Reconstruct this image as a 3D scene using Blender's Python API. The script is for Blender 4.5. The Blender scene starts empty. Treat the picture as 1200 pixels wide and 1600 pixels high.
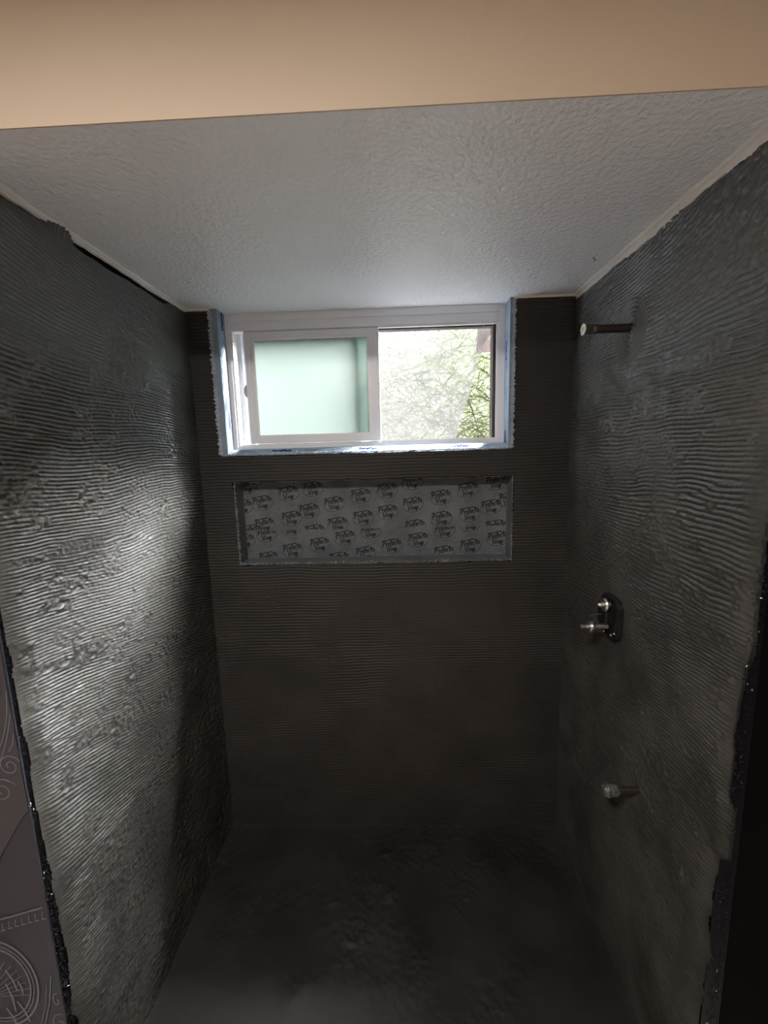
import bpy, math, random
import numpy as np
from mathutils import Matrix, Vector

random.seed(7)
RNG = np.random.RandomState(11)
SC = bpy.context.scene
COL = SC.collection
W, D, H = 1.52, 0.9215, 2.309          # alcove width, depth, height
F_PX, PITCH, ROLL, YAW = 647.0, -0.1485, -0.0271, -0.0354

# ---------------------------------------------------------------- camera
cam = bpy.data.cameras.new('camera'); cam_o = bpy.data.objects.new('camera', cam); COL.objects.link(cam_o)
cp, sp, cy, sy = math.cos(PITCH), math.sin(PITCH), math.cos(YAW), math.sin(YAW)
fw = Vector((sy * cp, cy * cp, sp)); rt = Vector((cy, -sy, 0)); up = rt.cross(fw)
R_ = rt * math.cos(ROLL) + up * math.sin(ROLL); U_ = up * math.cos(ROLL) - rt * math.sin(ROLL)
M = Matrix((R_, U_, -fw)).transposed().to_4x4(); M.translation = (0.8228, -0.78, 1.745)
cam_o.matrix_world = M
cam.sensor_fit = 'VERTICAL'; cam.sensor_height = 36; cam.sensor_width = 36; cam.lens = F_PX * 36 / 1600
cam.clip_start = 0.02; cam.clip_end = 200
SC.camera = cam_o

# ---------------------------------------------------------------- sky, lamps, exposure
SKY = 9.0
world = bpy.data.worlds.new('overcast'); SC.world = world; world.use_nodes = True
wn, wl = world.node_tree.nodes, world.node_tree.links
wn.clear()
g = wn.new('ShaderNodeTexCoord'); s = wn.new('ShaderNodeSeparateXYZ'); r = wn.new('ShaderNodeValToRGB')
b = wn.new('ShaderNodeBackground'); o = wn.new('ShaderNodeOutputWorld')
wl.new(g.outputs['Generated'], s.inputs[0]); wl.new(s.outputs['Z'], r.inputs[0]); wl.new(r.outputs[0], b.inputs[0]); wl.new(b.outputs[0], o.inputs[0])
r.color_ramp.elements[0].position = 0.0; r.color_ramp.elements[0].color = (0.12, 0.122, 0.125, 1)
r.color_ramp.elements[1].position = 0.75; r.color_ramp.elements[1].color = (0.95, 0.98, 1.0, 1)
b.inputs[1].default_value = SKY

def area(name, loc, rot, sx, sy_, energy, color=(1, 1, 1), portal=False):
    l = bpy.data.lights.new(name, 'AREA'); l.shape = 'RECTANGLE'; l.size = sx; l.size_y = sy_; l.energy = energy; l.color = color
    if portal: l.cycles.is_portal = True
    ob = bpy.data.objects.new(name, l); ob.location = loc; ob.rotation_euler = rot; COL.objects.link(ob); return ob
area('window_portal', (0.70, 1.07, 2.03), (-math.pi / 2, 0, 0), 1.14, 0.52, 1, portal=True)

sun = bpy.data.lights.new('veiled_sun', 'SUN'); sun.energy = 1050.0; sun.angle = math.radians(58); sun.color = (1.0, .99, .97)
sun_o = bpy.data.objects.new('veiled_sun', sun); COL.objects.link(sun_o)
sun_o.rotation_euler = Vector((-1.0, -.58, -1.25)).to_track_quat('-Z', 'Y').to_euler()
LAMP_POWER = 49.0
SC.view_settings.view_transform = 'Standard'; SC.view_settings.look = 'None'
SC.view_settings.gamma = 1.0; SC.view_settings.use_curve_mapping = False
SC.view_settings.exposure = 0.0
SC.cycles.max_bounces = 8; SC.cycles.diffuse_bounces = 5; SC.cycles.transparent_max_bounces = 12
SC.cycles.sample_clamp_indirect = 6.0

# ---------------------------------------------------------------- materials
def mat(name, color=(.5, .5, .5), rough=.5, spec=.5, metal=0.0, color2=None, nscale=5.0, bump=None, bscale=100., bdist=.001, rough2=None, detail=4., lo=.35, hi=.65):
    m = bpy.data.materials.new(name); m.use_nodes = True
    n, l = m.node_tree.nodes, m.node_tree.links
    p = n['Principled BSDF']; p.inputs['Base Color'].default_value = (*color, 1); p.inputs['Roughness'].default_value = rough
    p.inputs['Metallic'].default_value = metal; p.inputs['Specular IOR Level'].default_value = spec
    tc = n.new('ShaderNodeTexCoord')
    if color2 is not None:
        t = n.new('ShaderNodeTexNoise'); t.inputs['Scale'].default_value = nscale; t.inputs['Detail'].default_value = detail
        l.new(tc.outputs['Object'], t.inputs['Vector'])
        c = n.new('ShaderNodeValToRGB'); c.color_ramp.elements[0].position = lo; c.color_ramp.elements[1].position = hi
        c.color_ramp.elements[0].color = (*color, 1); c.color_ramp.elements[1].color = (*color2, 1)
        l.new(t.outputs['Fac'], c.inputs[0]); l.new(c.outputs[0], p.inputs['Base Color'])
        if rough2 is not None:
            mr = n.new('ShaderNodeMapRange'); mr.inputs[1].default_value = lo; mr.inputs[2].default_value = hi
            mr.inputs[3].default_value = rough; mr.inputs[4].default_value = rough2
            l.new(t.outputs['Fac'], mr.inputs[0]); l.new(mr.outputs[0], p.inputs['Roughness'])
    if bump:
        t = n.new('ShaderNodeTexNoise'); t.inputs['Scale'].default_value = bscale; t.inputs['Detail'].default_value = 3
        l.new(tc.outputs['Object'], t.inputs['Vector'])
        bp = n.new('ShaderNodeBump'); bp.inputs['Strength'].default_value = bump; bp.inputs['Distance'].default_value = bdist
        l.new(t.outputs['Fac'], bp.inputs['Height']); l.new(bp.outputs[0], p.inputs['Normal'])
    return m

def weave_mat(name, color, rough, scale, strength, dist, color2=None, tilt=0.6):
    """woven plastic facing: two crossed sets of fine bands as relief"""
    m = mat(name, color, rough, .08 if rough > .5 else .5, color2=color2, nscale=9)
    n, l = m.node_tree.nodes, m.node_tree.links; p = n['Principled BSDF']
    tc = n.new('ShaderNodeTexCoord'); hs = []
    for sgn in (1, -1):
        mp = n.new('ShaderNodeMapping'); mp.inputs['Rotation'].default_value = (sgn * tilt, sgn * tilt, sgn * tilt)
        wv = n.new('ShaderNodeTexWave'); wv.bands_direction = 'Z'; wv.inputs['Scale'].default_value = scale; wv.inputs['Distortion'].default_value = .6
        l.new(tc.outputs['Object'], mp.inputs[0]); l.new(mp.outputs[0], wv.inputs[0]); hs.append(wv)
    mx = n.new('ShaderNodeMath'); mx.operation = 'MAXIMUM'
    l.new(hs[0].outputs['Fac'], mx.inputs[0]); l.new(hs[1].outputs['Fac'], mx.inputs[1])
    bp = n.new('ShaderNodeBump'); bp.inputs['Strength'].default_value = strength; bp.inputs['Distance'].default_value = dist
    l.new(mx.outputs[0], bp.inputs['Height']); l.new(bp.outputs[0], p.inputs['Normal'])
    return m

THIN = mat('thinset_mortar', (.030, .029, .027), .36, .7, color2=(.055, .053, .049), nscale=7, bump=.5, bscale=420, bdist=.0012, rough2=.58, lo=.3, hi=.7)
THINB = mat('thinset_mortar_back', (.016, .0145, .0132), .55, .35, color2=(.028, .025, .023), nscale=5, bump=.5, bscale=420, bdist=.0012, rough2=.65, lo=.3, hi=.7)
FLOORM = mat('smoothed_mortar', (.008, .0073, .007), .6, .35, color2=(.021, .019, .018), nscale=3.2, bump=.5, bscale=300, bdist=.0012, rough2=.7, lo=.3, hi=.72)
MEMB = mat('black_membrane', (.0015, .0015, .0018), .7, .04, color2=(.0025, .0025, .003), nscale=6, bump=.25, bscale=500, bdist=.0005)
MEMG = mat('printed_membrane', (.018, .018, .024), .5, .3, color2=(.023, .023, .030), nscale=4, bump=.25, bscale=600, bdist=.0005)
MEMF = mat('membrane_lap', (.030, .028, .033), .5, .35, color2=(.036, .034, .039), nscale=4, bump=.25, bscale=600, bdist=.0005)
PRINT = mat('grey_print', (.105, .105, .125), .5)
CEILM = mat('ceiling_paint', (.86, .89, .96), .30, .6, color2=(.88, .91, .97), nscale=2, bump=1., bscale=85, bdist=.006)
CAULK = mat('plaster_bead', (.78, .77, .75), .4, .5, bump=.4, bscale=60, bdist=.003)
BEIGE = mat('beige_paint', (.54, .435, .335), .6, .3, color2=(.57, .465, .365), nscale=1.5, bump=.25, bscale=260, bdist=.001)
VINYL = mat('white_vinyl', (.80, .83, .89), .3, .5)
VINYLB = mat('white_vinyl_track', (.88, .88, .88), .3, .5)
GASK = mat('dark_gasket', (.03, .02, .025), .5, .4)
FOIL = weave_mat('niche_facing', (.125, .138, .150), .35, 50, 1., .003, color2=(.185, .20, .215))
TAPE = weave_mat('flashing_tape', (.19, .24, .31), .7, 60, .4, .001, color2=(.24, .295, .37))
SCRIM = weave_mat('tape_scrim', (.34, .40, .47), .25, 70, 1., .003, color2=(.46, .52, .58))
INK = mat('black_ink', (.012, .012, .013), .6, .3)
BLUE = mat('blue_ink', (.001, .006, .065), .9, .0)
BLUEL = mat('pale_blue_ink', (.03, .06, .15), .9, .0)
CHROME = mat('worn_metal', (.75, .75, .74), .32, .5, metal=1.0, color2=(.5, .49, .47), nscale=60)
STEEL = mat('dark_pipe', (.010, .008, .007), .5, .5, color2=(.022, .016, .012), nscale=80)
BRASS = mat('dull_brass', (.10, .085, .065), .4, .5, metal=.6, color2=(.05, .042, .035), nscale=90)
PLAS = mat('black_plastic', (.008, .008, .009), .35, .5)
CLEAR = mat('cloudy_wrap', (.10, .10, .10), .3, .5, color2=(.03, .03, .03), nscale=120, bump=.8, bscale=90, bdist=.004)
FIBER = mat('black_fibre', (.006, .006, .008), .2, .7)
BLEAF = mat('maroon_paint', (.045, .024, .028), .6)
GLOBE = bpy.data.materials.new('lamp_glass'); GLOBE.use_nodes = True
_p = GLOBE.node_tree.nodes['Principled BSDF']; _p.inputs['Base Color'].default_value = (.9, .85, .75, 1)
_p.inputs['Emission Color'].default_value = (1, .9, .8, 1); _p.inputs['Emission Strength'].default_value = 4

def frosted():
    m = bpy.data.materials.new('frosted_green_glass'); m.use_nodes = True
    n, l = m.node_tree.nodes, m.node_tree.links; n.clear()
    out = n.new('ShaderNodeOutputMaterial'); mx = n.new('ShaderNodeMixShader'); mx2 = n.new('ShaderNodeMixShader')
    tr = n.new('ShaderNodeBsdfTranslucent'); tr.inputs[0].default_value = (.076, .085, .082, 1)
    rf = n.new('ShaderNodeBsdfRefraction'); rf.inputs['Color'].default_value = (.30, .335, .32, 1); rf.inputs['Roughness'].default_value = .5; rf.inputs['IOR'].default_value = 1.12
    gl = n.new('ShaderNodeBsdfGlossy'); gl.inputs['Roughness'].default_value = .25
    no = n.new('ShaderNodeTexNoise'); no.inputs['Scale'].default_value = 160; tc = n.new('ShaderNodeTexCoord'); l.new(tc.outputs['Object'], no.inputs['Vector'])
    bp = n.new('ShaderNodeBump'); bp.inputs['Strength'].default_value = .3; bp.inputs['Distance'].default_value = .001; l.new(no.outputs['Fac'], bp.inputs['Height'])
    l.new(bp.outputs[0], rf.inputs['Normal']); l.new(bp.outputs[0], gl.inputs['Normal'])
    mx.inputs[0].default_value = .22; l.new(tr.outputs[0], mx.inputs[1]); l.new(rf.outputs[0], mx.inputs[2])
    mx2.inputs[0].default_value = .02; l.new(mx.outputs[0], mx2.inputs[1]); l.new(gl.outputs[0], mx2.inputs[2]); l.new(mx2.outputs[0], out.inputs[0])
    return m
FROST = frosted()

def clear_glass():
    m = bpy.data.materials.new('clear_glass'); m.use_nodes = True
    n, l = m.node_tree.nodes, m.node_tree.links; n.clear()
    out = n.new('ShaderNodeOutputMaterial'); mx = n.new('ShaderNodeMixShader'); 
    tr = n.new('ShaderNodeBsdfTransparent'); tr.inputs[0].default_value = (.96, .97, .97, 1); gl = n.new('ShaderNodeBsdfGlossy'); gl.inputs['Roughness'].default_value = .02
    mx.inputs[0].default_value = .06; l.new(tr.outputs[0], mx.inputs[1]); l.new(gl.outputs[0], mx.inputs[2]); l.new(mx.outputs[0], out.inputs[0])
    return m
CGLASS = clear_glass()

def screen_mat():
    m = bpy.data.materials.new('fibrous_screen'); m.use_nodes = True
    n, l = m.node_tree.nodes, m.node_tree.links; n.clear()
    out = n.new('ShaderNodeOutputMaterial'); mx = n.new('ShaderNodeMixShader'); add = n.new('ShaderNodeMixShader')
    tc = n.new('ShaderNodeTexCoord'); nz = n.new('ShaderNodeTexNoise'); nz.inputs['Scale'].default_value = 75; nz.inputs['Detail'].default_value = 2; nz.inputs['Distortion'].default_value = 1.6
    l.new(tc.outputs['Object'], nz.inputs['Vector'])
    sb = n.new('ShaderNodeMath'); sb.operation = 'SUBTRACT'; sb.inputs[1].default_value = .5; l.new(nz.outputs['Fac'], sb.inputs[0])
    ab = n.new('ShaderNodeMath'); ab.operation = 'ABSOLUTE'; l.new(sb.outputs[0], ab.inputs[0])
    mr = n.new('ShaderNodeMapRange'); mr.inputs[1].default_value = 0; mr.inputs[2].default_value = .05; mr.inputs[3].default_value = .80; mr.inputs[4].default_value = .22
    l.new(ab.outputs[0], mr.inputs[0]); l.new(mr.outputs[0], mx.inputs[0])
    tr = n.new('ShaderNodeBsdfTransparent'); tl = n.new('ShaderNodeBsdfTranslucent'); tl.inputs[0].default_value = (.030, .030, .031, 1)
    df = n.new('ShaderNodeBsdfDiffuse'); df.inputs[0].default_value = (.030, .030, .031, 1)
    add.inputs[0].default_value = .35; l.new(tl.outputs[0], add.inputs[1]); l.new(df.outputs[0], add.inputs[2])
    l.new(tr.outputs[0], mx.inputs[1]); l.new(add.outputs[0], mx.inputs[2]); l.new(mx.outputs[0], out.inputs[0])
    return m
SCREEN = screen_mat()

def leaf_mat():
    m = bpy.data.materials.new('leaf'); m.use_nodes = True
    n, l = m.node_tree.nodes, m.node_tree.links; n.clear()
    out = n.new('ShaderNodeOutputMaterial'); mx = n.new('ShaderNodeMixShader'); tc = n.new('ShaderNodeTexCoord')
    nz = n.new('ShaderNodeTexNoise'); nz.inputs['Scale'].default_value = 9; l.new(tc.outputs['Object'], nz.inputs['Vector'])
    cr = n.new('ShaderNodeValToRGB'); e = cr.color_ramp.elements
    e[0].position = .3; e[0].color = (.012, .017, .005, 1); e[1].position = .7; e[1].color = (.054, .056, .040, 1)
    e2 = cr.color_ramp.elements.new(.5); e2.color = (.027, .031, .017, 1)
    l.new(nz.outputs['Fac'], cr.inputs[0])
    df = n.new('ShaderNodeBsdfDiffuse'); tl = n.new('ShaderNodeBsdfTranslucent'); l.new(cr.outputs[0], df.inputs[0]); l.new(cr.outputs[0], tl.inputs[0])
    mx.inputs[0].default_value = .45; l.new(df.outputs[0], mx.inputs[1]); l.new(tl.outputs[0], mx.inputs[2]); l.new(mx.outputs[0], out.inputs[0])
    return m
LEAF = leaf_mat()
BOUNCE_GROUND = mat('pale_bounce_ground', (.28, .28, .27), .9, .1, color2=(.35, .35, .345), nscale=12)  # unseen ground, made pale to bounce daylight up onto the alcove ceiling

# ---------------------------------------------------------------- mesh helpers
LIFT = [0.]      # flat prints that cross each other lie a hair apart
class MB:
    def __init__(s): s.v = []; s.f = []
    def add(s, vs, fs):
        k = len(s.v); s.v += [tuple(p) for p in vs]; s.f += [tuple(i + k for i in f) for f in fs]; return s
    def box(s, x0, x1, y0, y1, z0, z1):
        vs = [(x, y, z) for x in (x0, x1) for y in (y0, y1) for z in (z0, z1)]
        return s.add(vs, [(0, 1, 3, 2), (4, 6, 7, 5), (0, 4, 5, 1), (2, 3, 7, 6), (0, 2, 6, 4), (1, 5, 7, 3)])
    def rings(s, rr, cap=True):
        n = len(rr[0]); vs = [p for q in rr for p in q]; fs = []
        for i in range(len(rr) - 1):
            for j in range(n): fs.append((i * n + j, i * n + (j + 1) % n, (i + 1) * n + (j + 1) % n, (i + 1) * n + j))
        if cap: fs.append(tuple(range(n - 1, -1, -1))); fs.append(tuple((len(rr) - 1) * n + j for j in range(n)))
        return s.add(vs, fs)
    def lathe_x(s, cx, cy_, cz, prof, n=20, irr=0.):
        """profile list of (distance towards -x, radius)"""
        rr = []
        for dx, ra in prof:
            rr.append([(cx - dx, cy_ + ra * math.cos(t) * (1 + irr * math.sin(3 * t)), cz + ra * math.sin(t)) for t in [2 * math.pi * k / n for k in range(n)]])
        return s.rings(rr)
    def tube(s, pts, ra, n=5):
        rr = []; pts = [Vector(p) for p in pts]
        for i, p in enumerate(pts):
            d = (pts[min(i + 1, len(pts) - 1)] - pts[max(i - 1, 0)]).normalized()
            a = d.orthogonal().normalized(); c = d.cross(a)
            rr.append([p + a * ra * math.cos(t) + c * ra * math.sin(t) for t in [2 * math.pi * k / n for k in range(n)]])
        return s.rings(rr)
    def ribbon(s, pts, wdt, to3, th=.0006, taper=False):
        """flat printed line: 2-D polyline given a width, mapped to 3-D by to3(u, v, height)"""
        P = [Vector(p) for p in pts]; top = []; LIFT[0] = (LIFT[0] + .00007) % .0012
        for i, p in enumerate(P):
            d = (P[min(i + 1, len(P) - 1)] - P[max(i - 1, 0)]); d = d.normalized() if d.length > 1e-9 else Vector((1, 0))
            nn = Vector((-d.y, d.x)); w2 = wdt / 2 * (math.sin(math.pi * (i + .5) / len(P)) ** .5 if taper else 1)
            top.append((p + nn * w2, p - nn * w2))
        vs = []; fs = []
        for a, c in top: vs += [to3(a.x, a.y, th), to3(c.x, c.y, th)]
        for i in range(len(P) - 1): fs.append((2 * i, 2 * i + 1, 2 * i + 3, 2 * i + 2))
        return s.add(vs, fs)
    def mesh(s, name, m=None, smooth=False):
        me = bpy.data.meshes.new(name); me.from_pydata(s.v, [], s.f)
        if m: me.materials.append(m)
        if smooth:
            me.shade_smooth()
        me.update(); return me
    def build(s, name, m, parent=None, smooth=False, bevel=0.):
        me = s.mesh(name, m, smooth)
        if bevel:
            import bmesh
            bm = bmesh.new(); bm.from_mesh(me); bmesh.ops.recalc_face_normals(bm, faces=bm.faces)
            bmesh.ops.bevel(bm, geom=[e for e in bm.edges], offset=bevel, segments=2, affect='EDGES', clamp_overlap=True); bm.to_mesh(me); bm.free()
        return link(name, me, parent)

def link(name, me, parent=None):
    ob = bpy.data.objects.new(name, me); COL.objects.link(ob)
    if parent: ob.parent = parent
    return ob
def fixn(ob):
    import bmesh
    bm = bmesh.new(); bm.from_mesh(ob.data); bmesh.ops.recalc_face_normals(bm, faces=bm.faces); bm.to_mesh(ob.data); bm.free(); return ob
def empty(name, loc=(0, 0, 0)):
    ob = bpy.data.objects.new(name, None); ob.empty_display_size = .05; COL.objects.link(ob); ob.location = loc; return ob
def reparent(parent, *obs):
    """children whose meshes were written in world coordinates"""
    for c in obs: c.parent = parent; c.location = Vector(c.location) - parent.location
def struct(ob): ob['kind'] = 'structure'; return ob
def tag(ob, label, cat, group=None):
    ob['label'] = label; ob['category'] = cat
    if group: ob['group'] = group
    return ob

def vnoise(u, v, seed, oct=1, gain=.5):
    out = np.zeros_like(u); amp = 1.; tot = 0.
    for k in range(oct):
        g = np.random.RandomState(seed + 17 * k).rand(256, 256)
        a = u * 2 ** k + 31.7 * k; c = v * 2 ** k + 11.3 * k
        i = np.floor(a).astype(int); j = np.floor(c).astype(int); fa = a - i; fc = c - j
        fa = fa * fa * (3 - 2 * fa); fc = fc * fc * (3 - 2 * fc)
        i0, i1, j0, j1 = i % 256, (i + 1) % 256, j % 256, (j + 1) % 256
        out += amp * ((g[i0, j0] * (1 - fa) + g[i1, j0] * fa) * (1 - fc) + (g[i0, j1] * (1 - fa) + g[i1, j1] * fa) * fc)
        tot += amp; amp *= gain
    return out / tot
def sst(a, b, x):
    t = np.clip((x - a) / (b - a), 0, 1); return t * t * (3 - 2 * t)

def relief(name, m, parent, P, uax, vax, nax, U0, U1, V0, V1, nu, nv, fn):
    """mortar coat: a grid of real relief over a wall; fn(u, v) gives thickness and where mortar lies"""
    u = np.linspace(U0, U1, nu); v = np.linspace(V0, V1, nv)
    uu, vv = np.meshgrid(u, v, indexing='ij'); h, keep, edge = fn(uu, vv)
    h = np.maximum(h, .0004) * edge + .0004
    co = np.zeros((nu, nv, 3)); co[:] = P
    for k in range(3): co[..., k] += uax[k] * uu + vax[k] * vv + nax[k] * h
    keep = keep.astype(int); fk = (keep[:-1, :-1] + keep[1:, :-1] + keep[:-1, 1:] + keep[1:, 1:]) >= 3
    ids = np.arange(nu * nv).reshape(nu, nv)
    q = np.stack([ids[:-1, :-1][fk], ids[1:, :-1][fk], ids[1:, 1:][fk], ids[:-1, 1:][fk]], axis=1)
    cr = np.cross(uax, vax)
    if np.dot(cr, nax) < 0: q = q[:, ::-1]
    used = np.zeros(nu * nv, bool); used[q.ravel()] = True
    remap = np.cumsum(used) - 1; q = remap[q]; co = co.reshape(-1, 3)[used]
    me = bpy.data.meshes.new(name); me.vertices.add(len(co)); me.vertices.foreach_set('co', co.ravel())
    me.loops.add(q.size); me.loops.foreach_set('vertex_index', q.ravel().astype(np.int32))
    me.polygons.add(len(q)); me.polygons.foreach_set('loop_start', np.arange(0, q.size, 4, dtype=np.int32))
    me.update(calc_edges=True); me.shade_smooth(); me.materials.append(m)
    return link(name, me, parent)

def ridges(s, A, soft=.5):
    """notched-trowel ridges across coordinate s: round tops, narrow grooves"""
    c = .5 + .5 * np.cos(2 * np.pi * s)
    return A * c ** soft

# ---------------------------------------------------------------- room shell
PITCHR = .0100
wl_ = struct(MB().box(-.10, 0, 0, D + .14, -.10, H + .002).build('wall_left', MEMB))
wr_ = struct(MB().box(W, W + .10, 0, D + .14, -.10, H + .002).build('wall_right', MEMB))
WX0, WX1, WZ0 = .100, 1.283, 1.742        # window opening
NX0, NX1, NZ0, NZ1, NY = .142, 1.290, 1.277, 1.628, 1.012
bw = MB()
T = D + .14
bw.box(0, WX0, D, T, WZ0, H).box(WX1, W, D, T, WZ0, H).box(0, W, D, T, NZ1, WZ0).box(0, NX0, D, T, NZ0, NZ1).box(NX1, W, D, T, NZ0, NZ1).box(0, W, D, T, -.1, NZ0)
bw.box(NX0, NX1, NY + .002, T, NZ0, NZ1)
wb_ = struct(bw.build('wall_back', MEMB))
floor = struct(MB().box(0, W, 0, D, -.10, 0).build('floor', MEMB))
ceil = struct(MB().box(-.12, W + .12, .003, T, H, H + .03).build('ceiling', CEILM))
# room in front of the alcove (header, jamb faces, and the bathroom behind the camera)
RX0, RX1, RY0, RZ1 = -1.0, 2.5, -2.5, 2.62
head = struct(MB().box(RX0, RX1, 0.0, .0028, H - .001, RZ1).box(RX0, RX1, .0028, .10, H + .0305, RZ1).build('wall_front', BEIGE))
jl = struct(MB().box(RX0, -.1, 0, .10, -.1, H).box(-.1005, -.0, -.004, 0, -.1, H).build('trim_1', MEMG))
jr = struct(MB().box(W + .1, RX1, 0, .10, -.1, H).box(W, W + .1005, -.004, 0, -.1, H).build('trim_2', MEMB))
struct(MB().box(RX0 - .1, RX0, RY0 - .1, .1, -.1, RZ1).build('wall_room_left', BEIGE))
struct(MB().box(RX1, RX1 + .1, RY0 - .1, .1, -.1, RZ1).build('wall_room_right', BEIGE))
struct(MB().box(RX0, RX1, RY0 - .1, RY0, -.1, RZ1).build('wall_room_rear', BEIGE))
struct(MB().box(RX0 - .1, RX1 + .1, RY0 - .1, .1, RZ1, RZ1 + .1).build('ceiling_room', CEILM))
struct(MB().box(RX0, RX1, RY0, -.005, -.2, -.1).build('floor_room', mat('pale_tile_floor', (.62, .60, .57), .4, color2=(.66, .64, .61), nscale=3)))

# ---------------------------------------------------------------- mortar coats
def left_fn(y, z):
    n1 = vnoise(y * 3.1, z * 3.1, 1, 3); n2 = vnoise(y * 7 + 3, z * 7, 5, 2)
    k = np.interp(z, [0, .4, .74, .96, 1.28, 1.6, 1.9, 2.3], [-.22, -.28, -.24, -.32, -.16, .02, -.02, -.25])
    s_ = z - k * (y - .46) +   .022 * (n1 - .5) + .004 * vnoise(y * 22, z * 22, 8, 1)
    s_ = s_ + .006 * np.sin(y * 9 + z * 3)
    # separate strokes of the trowel: the phase jumps from stroke to stroke
    for zc, kk, sh in ((.34, -.5, .004), (.62, -.42, -.005), (.90, -.62, .006), (1.17, -.35, .005), (1.50, -.10, -.004), (1.80, .02, .005)):
        s_ = s_ + sh * sst(-.004, .004, z - zc - kk * (y - .4) - .05 * (n1 - .5))
    seam = np.zeros_like(y)
    for zc, kk, wd in ((.34, -.5, .018), (.62, -.42, .018), (.90, -.62, .020), (1.17, -.35, .014), (1.50, -.10, .012)):
        seam = np.maximum(seam, np.exp(-((z - zc - kk * (y - .4) - .05 * (n1 - .5)) / wd) ** 2) * sst(.35, .6, vnoise(y * 9, z * 9, 61, 1)))
    fade = 1 - .72 * sst(1.93, 2.12, z + .1 * (n1 - .5)) * sst(.10, .35, y + .1) - .3 * sst(.0, .25, .25 - y) * sst(1.9, 2.1, z)
    patch = np.exp(-(((y - .52) / .10) ** 2 + ((z - 2.03) / .085) ** 2))
    low = sst(.45, .75, y + .30 * (n1 - .5)) * sst(.15, .35, .35 - np.abs(z - .62))      # broken-up region low at the back
    rough = np.clip(sst(.54, .74, vnoise(y * 6, z * 9, 21, 2)) * .65 + .8 * sst(.60, .72, vnoise(y * 22, z * 30, 23, 2)) + low * .85 + seam + .35 * sst(.12, 0, y), 0, 1)
    smooth = sst(.64, .80, vnoise(y * 6 + 9, z * 8, 33, 3)) * .8
    ln = vnoise(y * 60, s_ / PITCHR, 41, 1)
    h = ridges(s_ / PITCHR, .0054) * (.55 + .6 * ln) + .0012 * (vnoise(y * 170, z * 170, 43, 1) - .5)
    rubble = (vnoise(y * 105, z * 105, 51, 2) ** 1.3) * .0075
    h = h * (1 - .9 * rough) + rubble * (.12 + .88 * rough)
    h = h * fade * (1 - .75 * smooth) + .0026 * (smooth + (1 - fade))
    s2 = (z * .7 + y * .7); h = h * (1 - .85 * sst(.2, .5, patch)) + sst(.2, .5, patch) * (ridges(s2 / .0085, .0040) + rubble * .6 - .002)
    h += .0026 + .003 * vnoise(y * 4, z * 4, 71, 2) + .0008 * vnoise(y * 260, z * 260, 73, 1)
    e0 = .004 + .016 * vnoise(z * 24, z * 0 + 2, 81, 3) * sst(1.45, 1.2, z) + .03 * sst(.6, .8, vnoise(z * 9, z * 0, 83, 1)) * sst(1., .6, z) * .25
    et = H - .004 - .016 * vnoise(y * 12, y * 0 + 5, 85, 3) - .014 * sst(.55, .8, vnoise(y * 7, y * 0 + 1, 87, 1))
    blob = np.exp(-((y - .30) / .045) ** 2); et = et + blob * .012
    keep = (y > e0) & (z < et)
    edge = (.12 + .88 * sst(0, .045, y - e0)) * sst(0, .005, et - z)
    return h, keep, np.maximum(edge, .0)
relief('mortar_coat', THIN, wl_, (0, 0, 0), (0, 1, 0), (0, 0, 1), (1, 0, 0), 0, D, 0, H, 300, 1340, left_fn)

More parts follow.
